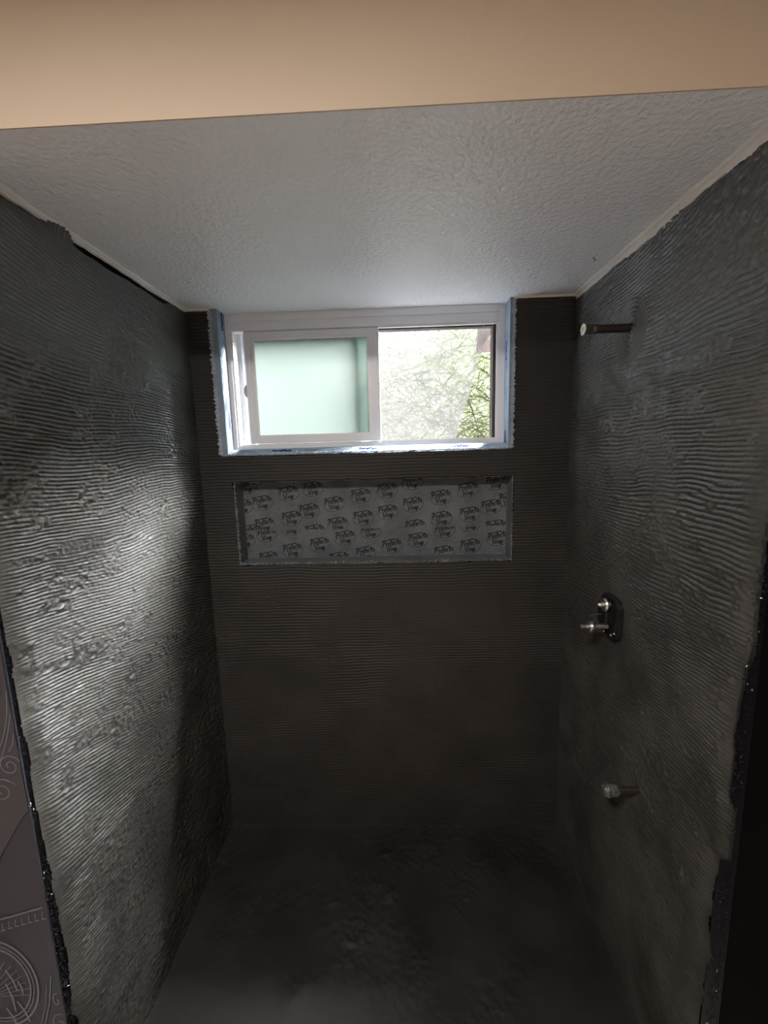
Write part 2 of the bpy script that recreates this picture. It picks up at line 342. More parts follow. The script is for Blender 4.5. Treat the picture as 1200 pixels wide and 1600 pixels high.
def right_fn(y, z):
    n1 = vnoise(y * 3.1 + 7, z * 3.1, 101, 3)
    k = np.interp(z, [0, .5, .93, 1.18, 1.37, 1.7, 1.92, 2.3], [-.22, -.2, -.14, -.06, .06, -.06, .0, -.18])
    s_ = z - k * (y - .46) + .050 * (n1 - .5) + .004 * vnoise(y * 22, z * 22, 108, 1)
    s_ = s_ + .006 * np.sin(y * 30) * sst(.2, .0, np.abs(z - 1.42)) * sst(.5, .65, y)
    for zc, kk, sh in ((.55, -.3, .005), (.86, -.35, -.004), (1.10, -.25, .006), (1.33, .35, .005), (1.60, -.2, -.005), (1.86, .1, .005), (2.1, .2, .004)):
        s_ = s_ + sh * sst(-.004, .004, z - zc - kk * (y - .4) - .07 * (n1 - .5))
    seam = np.zeros_like(y)
    for yc, kk, wd in ((.43, -.10, .016), (.30, .2, .014), (.60, .1, .010)):
        seam = np.maximum(seam, np.exp(-((y - yc - kk * (z - 1.7) - .10 * (n1 - .5)) / wd) ** 2) * sst(.35, .6, vnoise(y * 6, z * 6, 161, 1)) * sst(1.2, 1.4, z))
    # concentric strokes round the shower pipe and the valve
    d1 = np.hypot((y - .515) * 1.15, (z - 2.07)); w1 = sst(.115, .085, d1 + .03 * (n1 - .5))
    d2 = np.maximum(np.abs(y - .53) - .02, 0); d2 = np.hypot(d2, np.maximum(np.abs(z - 1.19) - .07, 0)); w2 = sst(.095, .080, d2)
    d3 = np.hypot(y - .325, z - .735); w3 = sst(.085, .06, d3)
    n2 = vnoise(y * 6 + 2, z * 9, 121, 2)
    rough = np.clip(sst(.52, .72, n2) * .65 + .75 * sst(.58, .70, vnoise(y * 20, z * 28, 123, 2)) + .6 * seam + .75 * sst(1.98, 2.1, z) * sst(.45, .3, y) + .5 * sst(.10, 0, y) * sst(1.4, 1.6, z) + .7 * sst(.06, .02, np.abs(z - .86)) * sst(.6, .3, y), 0, 1)
    rough = rough * (1 - w1) * (1 - w2)
    smooth = np.clip(sst(.66, .80, vnoise(y * 5 + 9, z * 6, 133, 2)) + .85 * sst(.55, .35, z) + .9 * sst(.02, 0., np.abs(y - .06) - .05) * sst(.5, .35, np.abs(z - .3)) , 0, 1) * (1 - w1)
    ln = vnoise(y * 55, s_ / .0118, 141, 1)
    h = ridges(s_ / .0118, .0042) * (.6 + .55 * ln) + .0012 * (vnoise(y * 170, z * 170, 143, 1) - .5)
    rubble = (vnoise(y * 95, z * 95, 151, 2) ** 1.3) * .0075
    h = h * (1 - w1) + w1 * ridges(d1 / .0120, .0056)
    h = h * (1 - w2) + w2 * ridges(d2 / .0100, .0032)
    h = h * (1 - w3) + w3 * ridges(d3 / .0120, .0030)
    h = h * (1 - .9 * rough) + rubble * (.12 + .88 * rough)
    h = h * (1 - .72 * smooth) + .0024 * smooth
    h += .0026 + .004 * vnoise(y * 4, z * 4, 171, 2) + .0008 * vnoise(y * 260, z * 260, 173, 1)
    h -= .0025 * np.exp(-((y - .575) / .003) ** 2) * sst(2.08, 2.10, z) * sst(2.24, 2.2, z)      # knife-cut line above the pipe
    e0 = .010 + .030 * vnoise(z * 14, z * 0 + 2, 181, 3) + .012 * sst(1.2, .9, z)
    e0 = e0 * (1 - .8 * sst(.085, .055, np.abs(z - .91))) * (1 - .75 * sst(1.27, 1.33, z)) + .003 * (vnoise(z * 120, z * 0, 187, 2) - .3)
    et = H - .010 - .014 * vnoise(y * 12, y * 0 + 5, 185, 3)
    keep = (y > e0) & (z < et); edge = (.12 + .88 * sst(0, .045, y - e0)) * sst(0, .005, et - z)
    return h, keep, np.maximum(edge, .0)
relief('mortar_coat', THIN, wr_, (W, 0, 0), (0, 1, 0), (0, 0, 1), (-1, 0, 0), 0, D, 0, H, 300, 1300, right_fn)

def back_fn(x, z):
    n1 = vnoise(x * 3.1 + 17, z * 3.1, 201, 3)
    s_ = z + .020 * (n1 - .5) - .05 * (x - .7) * sst(1.1, .6, z) + .003 * vnoise(x * 22, z * 22, 208, 1)
    smooth = np.clip(sst(.42, .62, vnoise(x * 3.4 + 9, z * 4, 233, 3)) * sst(1.25, 1.05, z) + .5 * sst(.5, .3, z) - sst(.05, .03, np.abs(z - .87)) * .7 + .25 * sst(1.30, 1.24, z), 0, 1)
    rough = sst(.62, .78, vnoise(x * 6 + 2, z * 8, 221, 2)) * .6 * sst(1.3, 1.1, z)
    h = ridges(s_ / .0130, .0034) * (.75 + .4 * vnoise(x * 50, s_ / .013, 241, 1))
    rubble = (vnoise(x * 80, z * 80, 251, 2) ** 1.3) * .006
    h = h * (1 - .9 * rough) + rubble * (.12 + .88 * rough)
    h = h * (1 - .85 * smooth) + .0018 * smooth + .003 * smooth * vnoise(x * 14, z * 14, 253, 3)
    h += .0022 + .003 * vnoise(x * 4, z * 4, 271, 2) + .0006 * vnoise(x * 240, z * 240, 273, 1)
    def rag(t, sd, a): return a * (vnoise(t * 26, t * 0 + sd, 281 + sd, 3) - .5)
    win = (x > WX0 + rag(z, 1, .018) - .002) & (x < WX1 + rag(z, 2, .016) + .002) & (z > WZ0 + rag(x, 3, .012) - .006)
    nic = (x > NX0 + rag(z, 4, .014)) & (x < NX1 + rag(z, 5, .014)) & (z > NZ0 + rag(x, 6, .014)) & (z < NZ1 + rag(x, 7, .012))
    dw = np.maximum.reduce([WX0 - x, x - WX1, WZ0 - z]); dn = np.maximum.reduce([NX0 - x, x - NX1, NZ0 - z, z - NZ1])
    et = H - .004 - .010 * vnoise(x * 14, x * 0 + 5, 285, 3)
    keep = ~win & ~nic & (z < et); edge = sst(-.01, .006, dw) * sst(-.01, .006, dn)
    return h, keep, np.clip(edge, .15, 1)
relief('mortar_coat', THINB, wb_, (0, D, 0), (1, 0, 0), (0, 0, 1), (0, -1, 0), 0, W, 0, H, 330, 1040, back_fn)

def floor_fn(x, y):
    h = .004 + .006 * vnoise(x * 3, y * 3, 301, 3) + .004 * vnoise(x * 12, y * 12, 305, 3)
    for (cx, cy_, ra, a) in ((.45, .31, .05, .008), (.705, .65, .02, .010), (.727, .77, .03, .006), (.533, .588, .03, .006), (.76, .61, .03, .006), (.62, .45, .06, .006), (1.1, .30, .07, .005), (.70, .52, .10, .004)):
        h += a * np.exp(-((x - cx) ** 2 + (y - cy_) ** 2) / ra ** 2) * vnoise(x * 45, y * 45, 311, 3) * 1.6
    sm = sst(.45, .65, vnoise(x * 5, y * 5, 315, 2)); h += sm * .0035 * vnoise(x * 70, y * 70, 321, 2)
    h += .008 * np.exp(-np.minimum(x, W - x) / .02) + .008 * np.exp(-(D - y) / .02)
    return h, np.ones(x.shape, bool), np.ones_like(x)
relief('mortar_coat', FLOORM, floor, (0, 0, 0), (1, 0, 0), (0, 1, 0), (0, 0, 1), 0, W, 0, D, 380, 230, floor_fn)
# ragged lumps of mortar that smear over the ceiling edge
sm = MB()
for i in range(24):
    y = .25 + .10 * i / 23; hh = .012 * math.sin(math.pi * i / 23) * (.8 + .4 * random.random())
    sm.add([(0.002, y, H - .004), (.002 + hh * 1.3, y, H - .002), (.002, y, H - .03 - hh)], [])
k = len(sm.v)
for i in range(23): sm.f += [(3 * i, 3 * i + 3, 3 * i + 4, 3 * i + 1), (3 * i + 1, 3 * i + 4, 3 * i + 5, 3 * i + 2)]
sm.build('mortar_smear', THIN, wl_)

# ---------------------------------------------------------------- plaster bead along the ceiling edges
def bead(axis, side, sd, w0, drop):
    m = MB(); n = 150; rr = []
    for i in range(n):
        t = i / (n - 1); 
        nz = float(vnoise(np.array([t * 26.]), np.array([sd * 1.]), 400 + sd, 3)[0]); dr = drop * (.35 + 1.1 * nz); wd = w0 * (.6 + .7 * float(vnoise(np.array([t * 12.]), np.array([3.]), 410 + sd, 2)[0]))
        if axis == 'y':
            y = t * D; sx = 1 if side == 'l' else -1; xb = 0 if side == 'l' else W
            rr.append([(xb, y, H), (xb + sx * (.007 + wd), y, H), (xb + sx * (.0065 + wd * .6), y, H - .004), (xb + sx * .0075, y, H - .005), (xb + sx * .0070, y, H - .004 - dr), (xb, y, H - .006 - dr)])
    m.rings(rr); return fixn(m.build('plaster_bead', CAULK, ceil))
bead('y', 'l', 1, .010, .006); bead('y', 'r', 2, .016, .020)
m = MB(); m.box(0, WX0, D - .010, D, H - .008, H).box(WX1 - .004, W, D - .010, D, H - .007, H); m.build('plaster_bead', CAULK, ceil)
# scratch and flecks on the ceiling
MB().ribbon([(1.43, .60), (1.445, .618), (1.45, .63)], .003, lambda u, v, h: (u, v, H - h)).build('paint_chip', THIN, ceil)

# ---------------------------------------------------------------- window
win = struct(empty('window_1', (.70, .99, 1.765)))
FY = .990
def wbox(name, m, *boxes, bevel=.0015, parent=win):
    mb = MB()
    for bx in boxes: mb.box(*bx)
    ob = fixn(mb.build(name, m)) if not bevel else mb.build(name, m, bevel=bevel)
    reparent(win, ob) if parent is win else None
    return ob
FX0, FX1, FZ0, FZ1 = .125, 1.270, 1.763, H
# outer frame: flat face plus stepped inner lip
wbox('frame', VINYL, (FX0, .146, FY, FY + .085, FZ0, FZ1), (1.242, FX1, FY, FY + .085, FZ0, FZ1), (.146, 1.242, FY, FY + .085, FZ1 - .066, FZ1), (.146, 1.242, FY, FY + .085, FZ0, FZ0 + .015))
wbox('head_step', VINYL, (.146, 1.242, FY - .006, FY + .002, FZ1 - .030, FZ1))
wbox('track', VINYLB, (.146, .153, FY + .006, FY + .080, 1.778, 2.243), (.153, 1.242, FY + .020, FY + .026, 1.778, 1.784), (.153, .156, FY + .03, FY + .036, 1.778, 2.243))
wbox('track', VINYL, (.153, .205, FY + .050, FY + .078, 1.778, 2.243), (.172, .176, FY + .044, FY + .05, 1.778, 2.243))
# sliding sash (left, slid a little open)
SY = FY + .008; SYB = SY + .026
sash = MB()
sash.box(.197, .232, SY, SYB, 1.785, 2.241).box(.714, .757, SY, SYB, 1.785, 2.241).box(.232, .714, SY, SYB, 2.212, 2.241).box(.232, .714, SY, SYB, 1.785, 1.815)
sash = sash.build('sash', VINYL, bevel=.002); reparent(win, sash)
def sub(ob, parent):
    ob.parent = parent; ob.matrix_parent_inverse = Matrix.Identity(4); ob.location = (0, 0, 0); return ob
# sash children share its local frame (meshes in world coordinates, like the sash's)
sub(MB().box(.221, .724, SY + .010, SY + .014, 1.803, 2.224).build('glass_pane', FROST), sash)
gb = MB()
for bx in ((.232, .238, SY + .002, SY + .012, 1.815, 2.212), (.708, .714, SY + .002, SY + .012, 1.815, 2.212), (.238, .708, SY + .002, SY + .012, 2.206, 2.212), (.238, .708, SY + .002, SY + .012, 1.815, 1.821)): gb.box(*bx)
sub(gb.build('glazing_bead', VINYLB), sash)
sub(MB().box(.213, .217, SY - .004, SY, 1.83, 2.18).build('grip_rail', VINYLB, bevel=.001), sash)
lt = MB(); rr = []
for i in range(13):
    a = math.pi * i / 12; z = 2.005 + .026 * math.cos(a); rr.append([(.197, SY + .003, z), (.197 - .013 * math.sin(a), SY + .003, z), (.197 - .013 * math.sin(a), SY + .020, z), (.197, SY + .020, z)])
lt.rings(rr); sub(fixn(lt.build('latch', mat('grey_vinyl', (.38, .38, .39), .4))), sash)
# vertical raised lines of the meeting stile
sub(MB().box(.742, .745, SY - .002, SY, 1.795, 2.235).build('stile_rib', VINYLB), sash)
# fixed light (right)
GY = FY + .052
wbox('inner_lip', VINYLB, (1.234, 1.242, FY + .002, FY + .012, 1.778, 2.243), (.757, 1.234, FY + .002, FY + .012, 2.236, 2.243), (.757, 1.234, FY + .002, FY + .012, 1.778, 1.785), bevel=.001)
wbox('gasket', GASK, (1.2225, 1.240, FY + .013, GY + .012, 1.785, 2.240), (.757, 1.2265, FY + .030, GY + .012, 2.2345, 2.242), bevel=0)
def overlap_mat():
    m = bpy.data.materials.new('pale_translucent_edge'); m.use_nodes = True
    n, l = m.node_tree.nodes, m.node_tree.links; n.clear()
    out = n.new('ShaderNodeOutputMaterial'); mx = n.new('ShaderNodeMixShader'); tl = n.new('ShaderNodeBsdfTranslucent'); tp_ = n.new('ShaderNodeBsdfTransparent')
    tl.inputs[0].default_value = (.80, .92, .87, 1); tp_.inputs[0].default_value = (.8, .9, .86, 1); mx.inputs[0].default_value = .5
    l.new(tp_.outputs[0], mx.inputs[1]); l.new(tl.outputs[0], mx.inputs[2]); l.new(mx.outputs[0], out.inputs[0]); return m
wbox('fixed_pane_edge', overlap_mat(), (.668, .705, GY - .004, GY, 1.778, 2.243), bevel=0)
ck = MB(); rr = []
for i in range(13):
    a = math.pi * (.25 + 1.5 * i / 12); c = Vector((.700 + .008 * math.cos(a), FY + .037, 2.005 + .012 * math.sin(a))); ck.v += [tuple(c)]
pts = ck.v; ck = MB().tube(pts, .0022); cko = ck.build('keeper', GASK, smooth=True); reparent(win, cko)
wbox('clear_pane', CGLASS, (.700, 1.235, GY, GY + .004, 1.778, 2.243), bevel=0)
# flashing tape lining the reveal, lettered in blue
tp = MB()
tp.box(WX0, FX0 + .002, D - .003, FY + .03, WZ0, H).box(FX1 - .002, WX1, D - .003, FY + .03, WZ0, H)
tape = tp.build('flashing_tape', TAPE); reparent(win, tape)
ts = MB().add([(WX0, D - .004, WZ0 - .006), (WX1, D - .004, WZ0 - .006), (WX1, D + .040, 1.7625), (WX0, D + .040, 1.7625), (WX0, FY + .01, 1.7635), (WX1, FY + .01, 1.7635), (WX0, FY + .01, WZ0 - .006), (WX1, FY + .01, WZ0 - .006)],
              [(0, 1, 2, 3), (3, 2, 5, 4), (4, 5, 7, 6), (6, 7, 1, 0), (0, 3, 4, 6), (1, 7, 5, 2)])
sill = fixn(ts.build('flashing_tape', TAPE)); reparent(win, sill)
def scrim_strip(p0, p1, across, nrm, n, wdt, sd):
    """ragged, puckered edge of the tape where the mortar stops"""
    m = MB(); p0, p1, across, nrm = map(Vector, (p0, p1, across, nrm)); rows = []
    rs = random.Random(sd)
    for i in range(n):
        t = i / (n - 1); c = p0.lerp(p1, t); w_ = wdt * (.35 + 1.3 * rs.random() ** 1.5); row = []; skip = sd > 3 and rs.random() < .4
        for j in range(5):
            s_ = j / 4; row.append(c + across * (w_ * (s_ - .3)) + nrm * (.0035 * (rs.random()) + .003 * math.sin(math.pi * s_) - (.004 if skip else 0)))
        rows.append(row)
    vs = [tuple(p) for q in rows for p in q]; fs = [(i * 5 + j, i * 5 + j + 1, (i + 1) * 5 + j + 1, (i + 1) * 5 + j) for i in range(n - 1) for j in range(4)]
    m.add(vs, fs); return m
for a in (((WX0 - .002, D - .004, WZ0), (WX0 - .002, D - .004, H - .01), (.8, .6, 0), (.6, -.8, 0), 190, .026, 1),
          ((WX1 + .002, D - .004, WZ0), (WX1 + .002, D - .004, H - .01), (-.8, .6, 0), (-.6, -.8, 0), 190, .022, 2),
          ((WX0, D - .004, WZ0 - .003), (WX1, D - .004, WZ0 - .003), (0, .5, .85), (0, -.85, .5), 380, .011, 3)):
    ob = scrim_strip(*a).build('tape_scrim', SCRIM); reparent(win, ob)

def text_mesh(body, size, shear=0., offset=0., sx=1.):
    cu = bpy.data.curves.new('t', 'FONT'); cu.body = body; cu.size = size; cu.align_x = 'CENTER'; cu.align_y = 'CENTER'; cu.shear = shear; cu.offset = offset; cu.resolution_u = 2; cu.extrude = .0002
    ob = bpy.data.objects.new('t', cu); COL.objects.link(ob); bpy.context.view_layer.update()
    me = bpy.data.meshes.new_from_object(ob.evaluated_get(bpy.context.evaluated_depsgraph_get())); bpy.data.objects.remove(ob); bpy.data.curves.remove(cu)
    return me
BRAND = text_mesh('FortiFlash', .0165, 0, .0006); BRAND.materials.append(BLUE)
def place_text(me, loc, udir, vdir, sc=1., su=1., name='printed_word', m=None, parent=win):
    ob = link(name, me); u = Vector(udir).normalized(); v = Vector(vdir).normalized(); n = u.cross(v)
    mw = Matrix(((u.x * sc * su, v.x * sc, n.x, 0), (u.y * sc * su, v.y * sc, n.y, 0), (u.z * sc * su, v.z * sc, n.z, 0), (0, 0, 0, 1))); mw.translation = Vector(loc)
    ob.parent = parent; ob.matrix_local = Matrix.Translation(-parent.location) @ mw; return ob
XL, XR = FX0 + .0032, FX1 - .0032
for z in (2.275, 1.883): place_text(BRAND, (XL, .962, z), (0, 0, -1), (0, 1, 0), 1.15)
for z in (2.125, 1.755 + .02): place_text(BRAND, (XR, .962, z), (0, 0, 1), (0, 1, 0), 1.15)
sv = Vector((0, .044, .0265)).normalized()
for x in (.345, .707, 1.080): place_text(BRAND, (x, D + .0245, 1.7530 + .0012), (1, 0, 0), sv, 1.25)
fine = MB()
for z0 in (2.10, 1.98, 1.80, 2.20):
    for k_ in range(3):
        yy = .95 + .006 * k_
        fine.add([(XL + .0003, yy, z0), (XL + .0003, yy + .0018, z0), (XL + .0003, yy + .0018, z0 - .06 + .01 * k_), (XL + .0003, yy, z0 - .06 + .01 * k_)], [(0, 1, 2, 3)])
        fine.add([(XR - .0003, yy, z0), (XR - .0003, yy + .0018, z0), (XR - .0003, yy + .0018, z0 - .06 + .01 * k_), (XR - .0003, yy, z0 - .06 + .01 * k_)], [(0, 1, 2, 3)])
for x0 in (.17, .44, .55, .82, .93, 1.17):
    for k_ in range(2):
        c = Vector((x0, D + .018 + .008 * k_, 1.7495 + .0048 * k_ + .0018)); e = sv * .0018
        fine.add([c, c + Vector((.07 - .02 * k_, 0, 0)), c + Vector((.07 - .02 * k_, 0, 0)) + e, c + e], [(0, 1, 2, 3)])
reparent(win, fine.build('small_print', BLUEL))

# ---------------------------------------------------------------- niche lined with printed woven facing
niche = empty('trim_3', (0, 0, 0)); struct(niche)
ZM = 1.406
up_ = MB().box(NX0, NX1, NY - .002, NY + .001, ZM - .01, NZ1); up_ = up_.build('facing_sheet', FOIL, niche)
lo_ = MB().box(NX0, NX1, NY - .0035, NY - .0022, NZ0, ZM).build('facing_sheet', FOIL, niche)
sd_ = MB(); sd_.box(NX0, NX0 + .0015, D, NY, NZ0, NZ1).box(NX1 - .0015, NX1, D, NY, NZ0, NZ1).box(NX0, NX1, D, NY, NZ0, NZ0 + .002).box(NX0, NX1, D, NY, NZ1 - .002, NZ1)
sd_.build('facing_return', FOIL, niche)
for a in (((NX0, D - .004, NZ0), (NX0, D - .004, NZ1), (.8, .6, 0), (.6, -.8, 0), 90, .010, 4), ((NX1, D - .004, NZ0), (NX1, D - .004, NZ1), (-.8, .6, 0), (-.6, -.8, 0), 90, .008, 5),
          ((NX0, D - .004, NZ0), (NX1, D - .004, NZ0), (0, .7, .7), (0, -.7, .7), 330, .012, 6)):
    scrim_strip(*a).build('sheet_edge', FOIL, niche)

# stroke-drawn script lettering (unit em: x to the right, y up)
def arc(cx, cy_, rx, ry, a0, a1, n=9): return [(cx + rx * math.cos(math.radians(a0 + (a1 - a0) * i / (n - 1))), cy_ + ry * math.sin(math.radians(a0 + (a1 - a0) * i / (n - 1)))) for i in range(n)]
GL = {
    'P': (.62, [[(.22, 1.05), (.15, .5), (.10, -.05)], [(-.08, .80), (-.02, 1.02)] + arc(.24, .80, .34, .30, 110, -95, 10)]),
    'r': (.34, [[(.06, .5), (.05, 0)], [(.06, .30), (.14, .46), (.26, .50), (.32, .42)]]),
    'o': (.42, [arc(.18, .25, .16, .24, 90, 450, 12) + [(.40, .42)]]),
    't': (.34, [[(.18, .95), (.12, .3), (.16, .02), (.28, .04)], [(-.08, .60), (.40, .70)]]),
    'e': (.38, [[(.04, .22), (.26, .34)] + arc(.17, .26, .14, .24, 40, 320, 9)]),
    'c': (.36, [arc(.18, .25, .15, .24, 50, 310, 9)]),
    'W': (.80, [[(-.06, .85), (.06, .98), (.14, .9), (.16, .0), (.38, .62), (.44, .0), (.60, .7), (.72, 1.0)]]),
    'a': (.42, [arc(.17, .24, .15, .23, 60, 330, 10), [(.33, .48), (.31, .05), (.40, .02)]]),
    'p': (.44, [[(.08, .5), (.03, -.42)], arc(.19, .26, .16, .23, 160, -150, 10)]),
}
def word(mb, txt, x, y, em, ang, wdt):
    ca, sa = math.cos(ang), math.sin(ang); px_ = 0
    for ch in txt:
        adv, strokes = GL[ch]
        for st in strokes:
            pts = []
            for (a, c) in st:
                a = (px_ + a + c * .18) * em; c = c * em; pts.append((x + a * ca - c * sa, y + a * sa + c * ca))
            mb.ribbon(pts, wdt, lambda u, v, h: (u, -h, v))
        px_ += adv
def logo():
    mb = MB(); t = math.radians(11)
    ell = [(.046 * math.cos(a) * math.cos(t) - .031 * math.sin(a) * math.sin(t), .046 * math.cos(a) * math.sin(t) + .031 * math.sin(a) * math.cos(t)) for a in [2 * math.pi * i / 40 for i in range(41)]]
    mb.ribbon(ell, .0016, lambda u, v, h: (u, -h, v))
    word(mb, 'Protecto', -.040, -.003, .0255, t, .0036)
    word(mb, 'Wrap', -.022, -.026, .0235, t, .0036)
    ca, sa = math.cos(t), math.sin(t)
    for k_ in range(5):      # the tiny word over the oval, too small to read in the photograph
        a = -.016 + .008 * k_; mb.ribbon([(a * ca - .029 * sa, a * sa + .029 * ca), ((a + .006) * ca - .032 * sa, (a + .006) * sa + .032 * ca)], .0040, lambda u, v, h: (u, -h, v))
    return mb
LG = logo()
def under():
    mb = MB(); t = math.radians(11); ca, sa = math.cos(t), math.sin(t)
    for i, (a, c, y) in enumerate(((-.022, .030, -.040), (-.026, .020, -.045), (-.018, .026, -.050), (-.024, .012, -.055))):
        n = 7
        for k_ in range(n):
            u0 = a + (c - a) * k_ / n; u1 = u0 + (c - a) / n * .75
            mb.ribbon([(u0 * ca - y * sa, u0 * sa + y * ca), (u1 * ca - y * sa, u1 * sa + y * ca)], .0012, lambda u, v, h: (u, -h, v))
    return mb
UN = under()
import bmesh
def clip_place(src, name, m, x, z, yb, zlo, zhi, parent):
    bm = bmesh.new(); me0 = src.mesh('t'); bm.from_mesh(me0); bpy.data.meshes.remove(me0)
    def cut(co, no):
        bmesh.ops.bisect_plane(bm, geom=bm.verts[:] + bm.edges[:] + bm.faces[:], plane_co=co, plane_no=no, clear_outer=True)
    cut((0, 0, zhi - z), (0, 0, 1)); cut((0, 0, zlo - z), (0, 0, -1)); cut((NX0 + .003 - x, 0, 0), (-1, 0, 0)); cut((NX1 - .003 - x, 0, 0), (1, 0, 0))
    if len(bm.faces) == 0: bm.free(); return
    me = bpy.data.meshes.new(name); bm.to_mesh(me); bm.free(); me.materials.append(m)
    ob = link(name, me, parent); ob.location = (x, yb, z)
INKL = mat('thin_ink', (.07, .07, .075), .6, .3)
UPL = [(0.225, 1.528), (0.343, 1.566), (0.452, 1.584), (0.542, 1.516), (0.66, 1.549), (0.776, 1.569), (0.884, 1.602), (1.008, 1.534), (1.124, 1.564), (1.244, 1.593), (0.43, 1.488), (0.351, 1.456), (0.228, 1.419 + .01), (0.16, 1.6), (0.776, 1.475), (0.886, 1.506), (0.668, 1.452), (0.554, 1.425), (1.01, 1.441), (1.132, 1.458), (1.224, 1.488), (0.894, 1.407), (0.135, 1.511), (1.300, 1.518), (.45, 1.395), (1.245, 1.398), (.165, 1.40)]
LOL = [(0.235, 1.385), (0.585, 1.364), (0.698, 1.390), (0.47, 1.335), (0.347, 1.312), (0.673, 1.291), (0.79, 1.323), (0.907, 1.349), (1.023, 1.388), (1.019, 1.288), (1.134, 1.316), (1.253, 1.348), (0.237, 1.276), (0.135, 1.359), (.554, 1.268), (.347, 1.412), (1.135, 1.415)]
for (x, z) in UPL:
    clip_place(LG, 'printed_emblem', INK, x, z, NY - .0028 + .0006, ZM + .0005, NZ1 - .003, niche); clip_place(UN, 'small_print', INKL, x, z, NY - .0028 + .0006, ZM + .0005, NZ1 - .003, niche)
for (x, z) in LOL:
    clip_place(LG, 'printed_emblem', INK, x, z, NY - .0042 + .0006, NZ0 + .004, ZM - .0005, niche); clip_place(UN, 'small_print', INKL, x, z, NY - .0042 + .0006, NZ0 + .004, ZM - .0005, niche)

# ---------------------------------------------------------------- printed membrane on the left jamb face
def fp(u, v, h): return (u, -.0045 - h - LIFT[0], v)
lap = MB(); pts = [(-.0015, .985), (-.020, .965), (-.050, .92), (-.080, .875), (-.115, .80), (-.17, .70)]
lap.add([(x, -.0046, z) for x, z in pts] + [(-.40, -.0046, .70), (-.40, -.0046, 2.2), (-.0015, -.0046, 2.2)] + [(x, -.0062, z) for x, z in pts] + [(-.40, -.0062, .70), (-.40, -.0062, 2.2), (-.0015, -.0062, 2.2)],
        [tuple(range(9)), tuple(range(17, 8, -1))] + [(i, (i + 1) % 9, 9 + (i + 1) % 9, 9 + i) for i in range(9)])
lap = fixn(lap.build('membrane_lap', MEMF, jl))
orn = MB(); LH = .0022
def spiral(cx, cz, r0, turns, a0, n=46, sq=1.):
    return [(cx + r0 * (1 - i / n * .85) * math.cos(a0 + turns * 2 * math.pi * i / n) * sq, cz + r0 * (1 - i / n * .85) * math.sin(a0 + turns * 2 * math.pi * i / n)) for i in range(n)]
orn.ribbon(spiral(-.024, 1.095, .026, 1.6, .4), .0022, fp, LH); orn.ribbon(spiral(-.052, 1.035, .030, 1.6, .8), .0022, fp, LH); orn.ribbon(spiral(-.052, 1.035, .036, .7, .4), .0016, fp, LH)
for (x0, z0, x1, z1, bow) in ((-.003, 1.27, -.048, 1.12, .010), (-.003, 1.215, -.10, 1.02, .014), (-.012, 1.30, -.06, 1.17, .010), (-.004, 1.17, -.02, 1.13, .004)):
    orn.ribbon([(x0 + (x1 - x0) * t + bow * math.sin(math.pi * t), z0 + (z1 - z0) * t) for t in [i / 12 for i in range(13)]], .0020, fp, LH)
orn.build('printed_scroll', PRINT, jl)
orn = MB(); LH = .0006
def rot2(p, c, a): x, y = p[0] - c[0], p[1] - c[1]; return (c[0] + x * math.cos(a) - y * math.sin(a), c[1] + x * math.sin(a) + y * math.cos(a))
orn.ribbon([(-.30, .640), (-.008, .735)], .0035, fp, LH)
for i in range(18):
    t = i / 17; x = -.30 + .285 * t; z = .640 + .093 * t
    orn.ribbon([(x, z - .030), (x + .011, z - .027)], .0028, fp, LH); orn.ribbon([(x + .002, z - .026), (x + .005, z - .010)], .0016, fp, LH)
orn.build('printed_border', PRINT, jl)
orn = MB(); c0 = (-.150, .52)
for ra, wd in ((.098, .0045), (.088, .0022), (.080, .0034)):
    orn.ribbon([(c0[0] + ra * math.cos(a), c0[1] + ra * 1.25 * math.sin(a)) for a in [2 * math.pi * i / 60 for i in range(61)]], wd, fp, LH)
for i in range(11):
    a = math.radians(95 - i * 9); orn.ribbon([(-.20 + .02 * math.cos(a), .48), (-.20 + .11 * math.cos(a) + .02, .48 + .12 * math.sin(a))], .0014, fp, LH)
for (a, b_) in (((-.125, .56), (-.105, .50)), ((-.110, .47), (-.088, .41)), ((-.13, .52), (-.118, .44)), ((-.100, .53), (-.092, .49)), ((-.14, .45), (-.12, .39))):
    orn.ribbon([a, ((a[0] + b_[0]) / 2 + .004, (a[1] + b_[1]) / 2), b_], .0045, fp, LH, taper=True)
orn.build('printed_medallion', PRINT, jl)
orn = MB()
orn.ribbon([(-.016, .545), (-.030, .47), (-.055, .39), (-.075, .33)], .0024, fp, LH); orn.ribbon([(-.030, .52), (-.042, .46), (-.066, .39)], .0016, fp, LH)
orn.ribbon(spiral(-.012, .475, .022, 1.0, 1.2, sq=.5), .0024, fp, LH); orn.ribbon(spiral(-.014, .405, .030, 1.2, 1.2, sq=.7), .0024, fp, LH); orn.ribbon(spiral(-.018, .34, .030, 1.2, 1.2, sq=.7), .0024, fp, LH)
orn.build('printed_flourish', PRINT, jl)

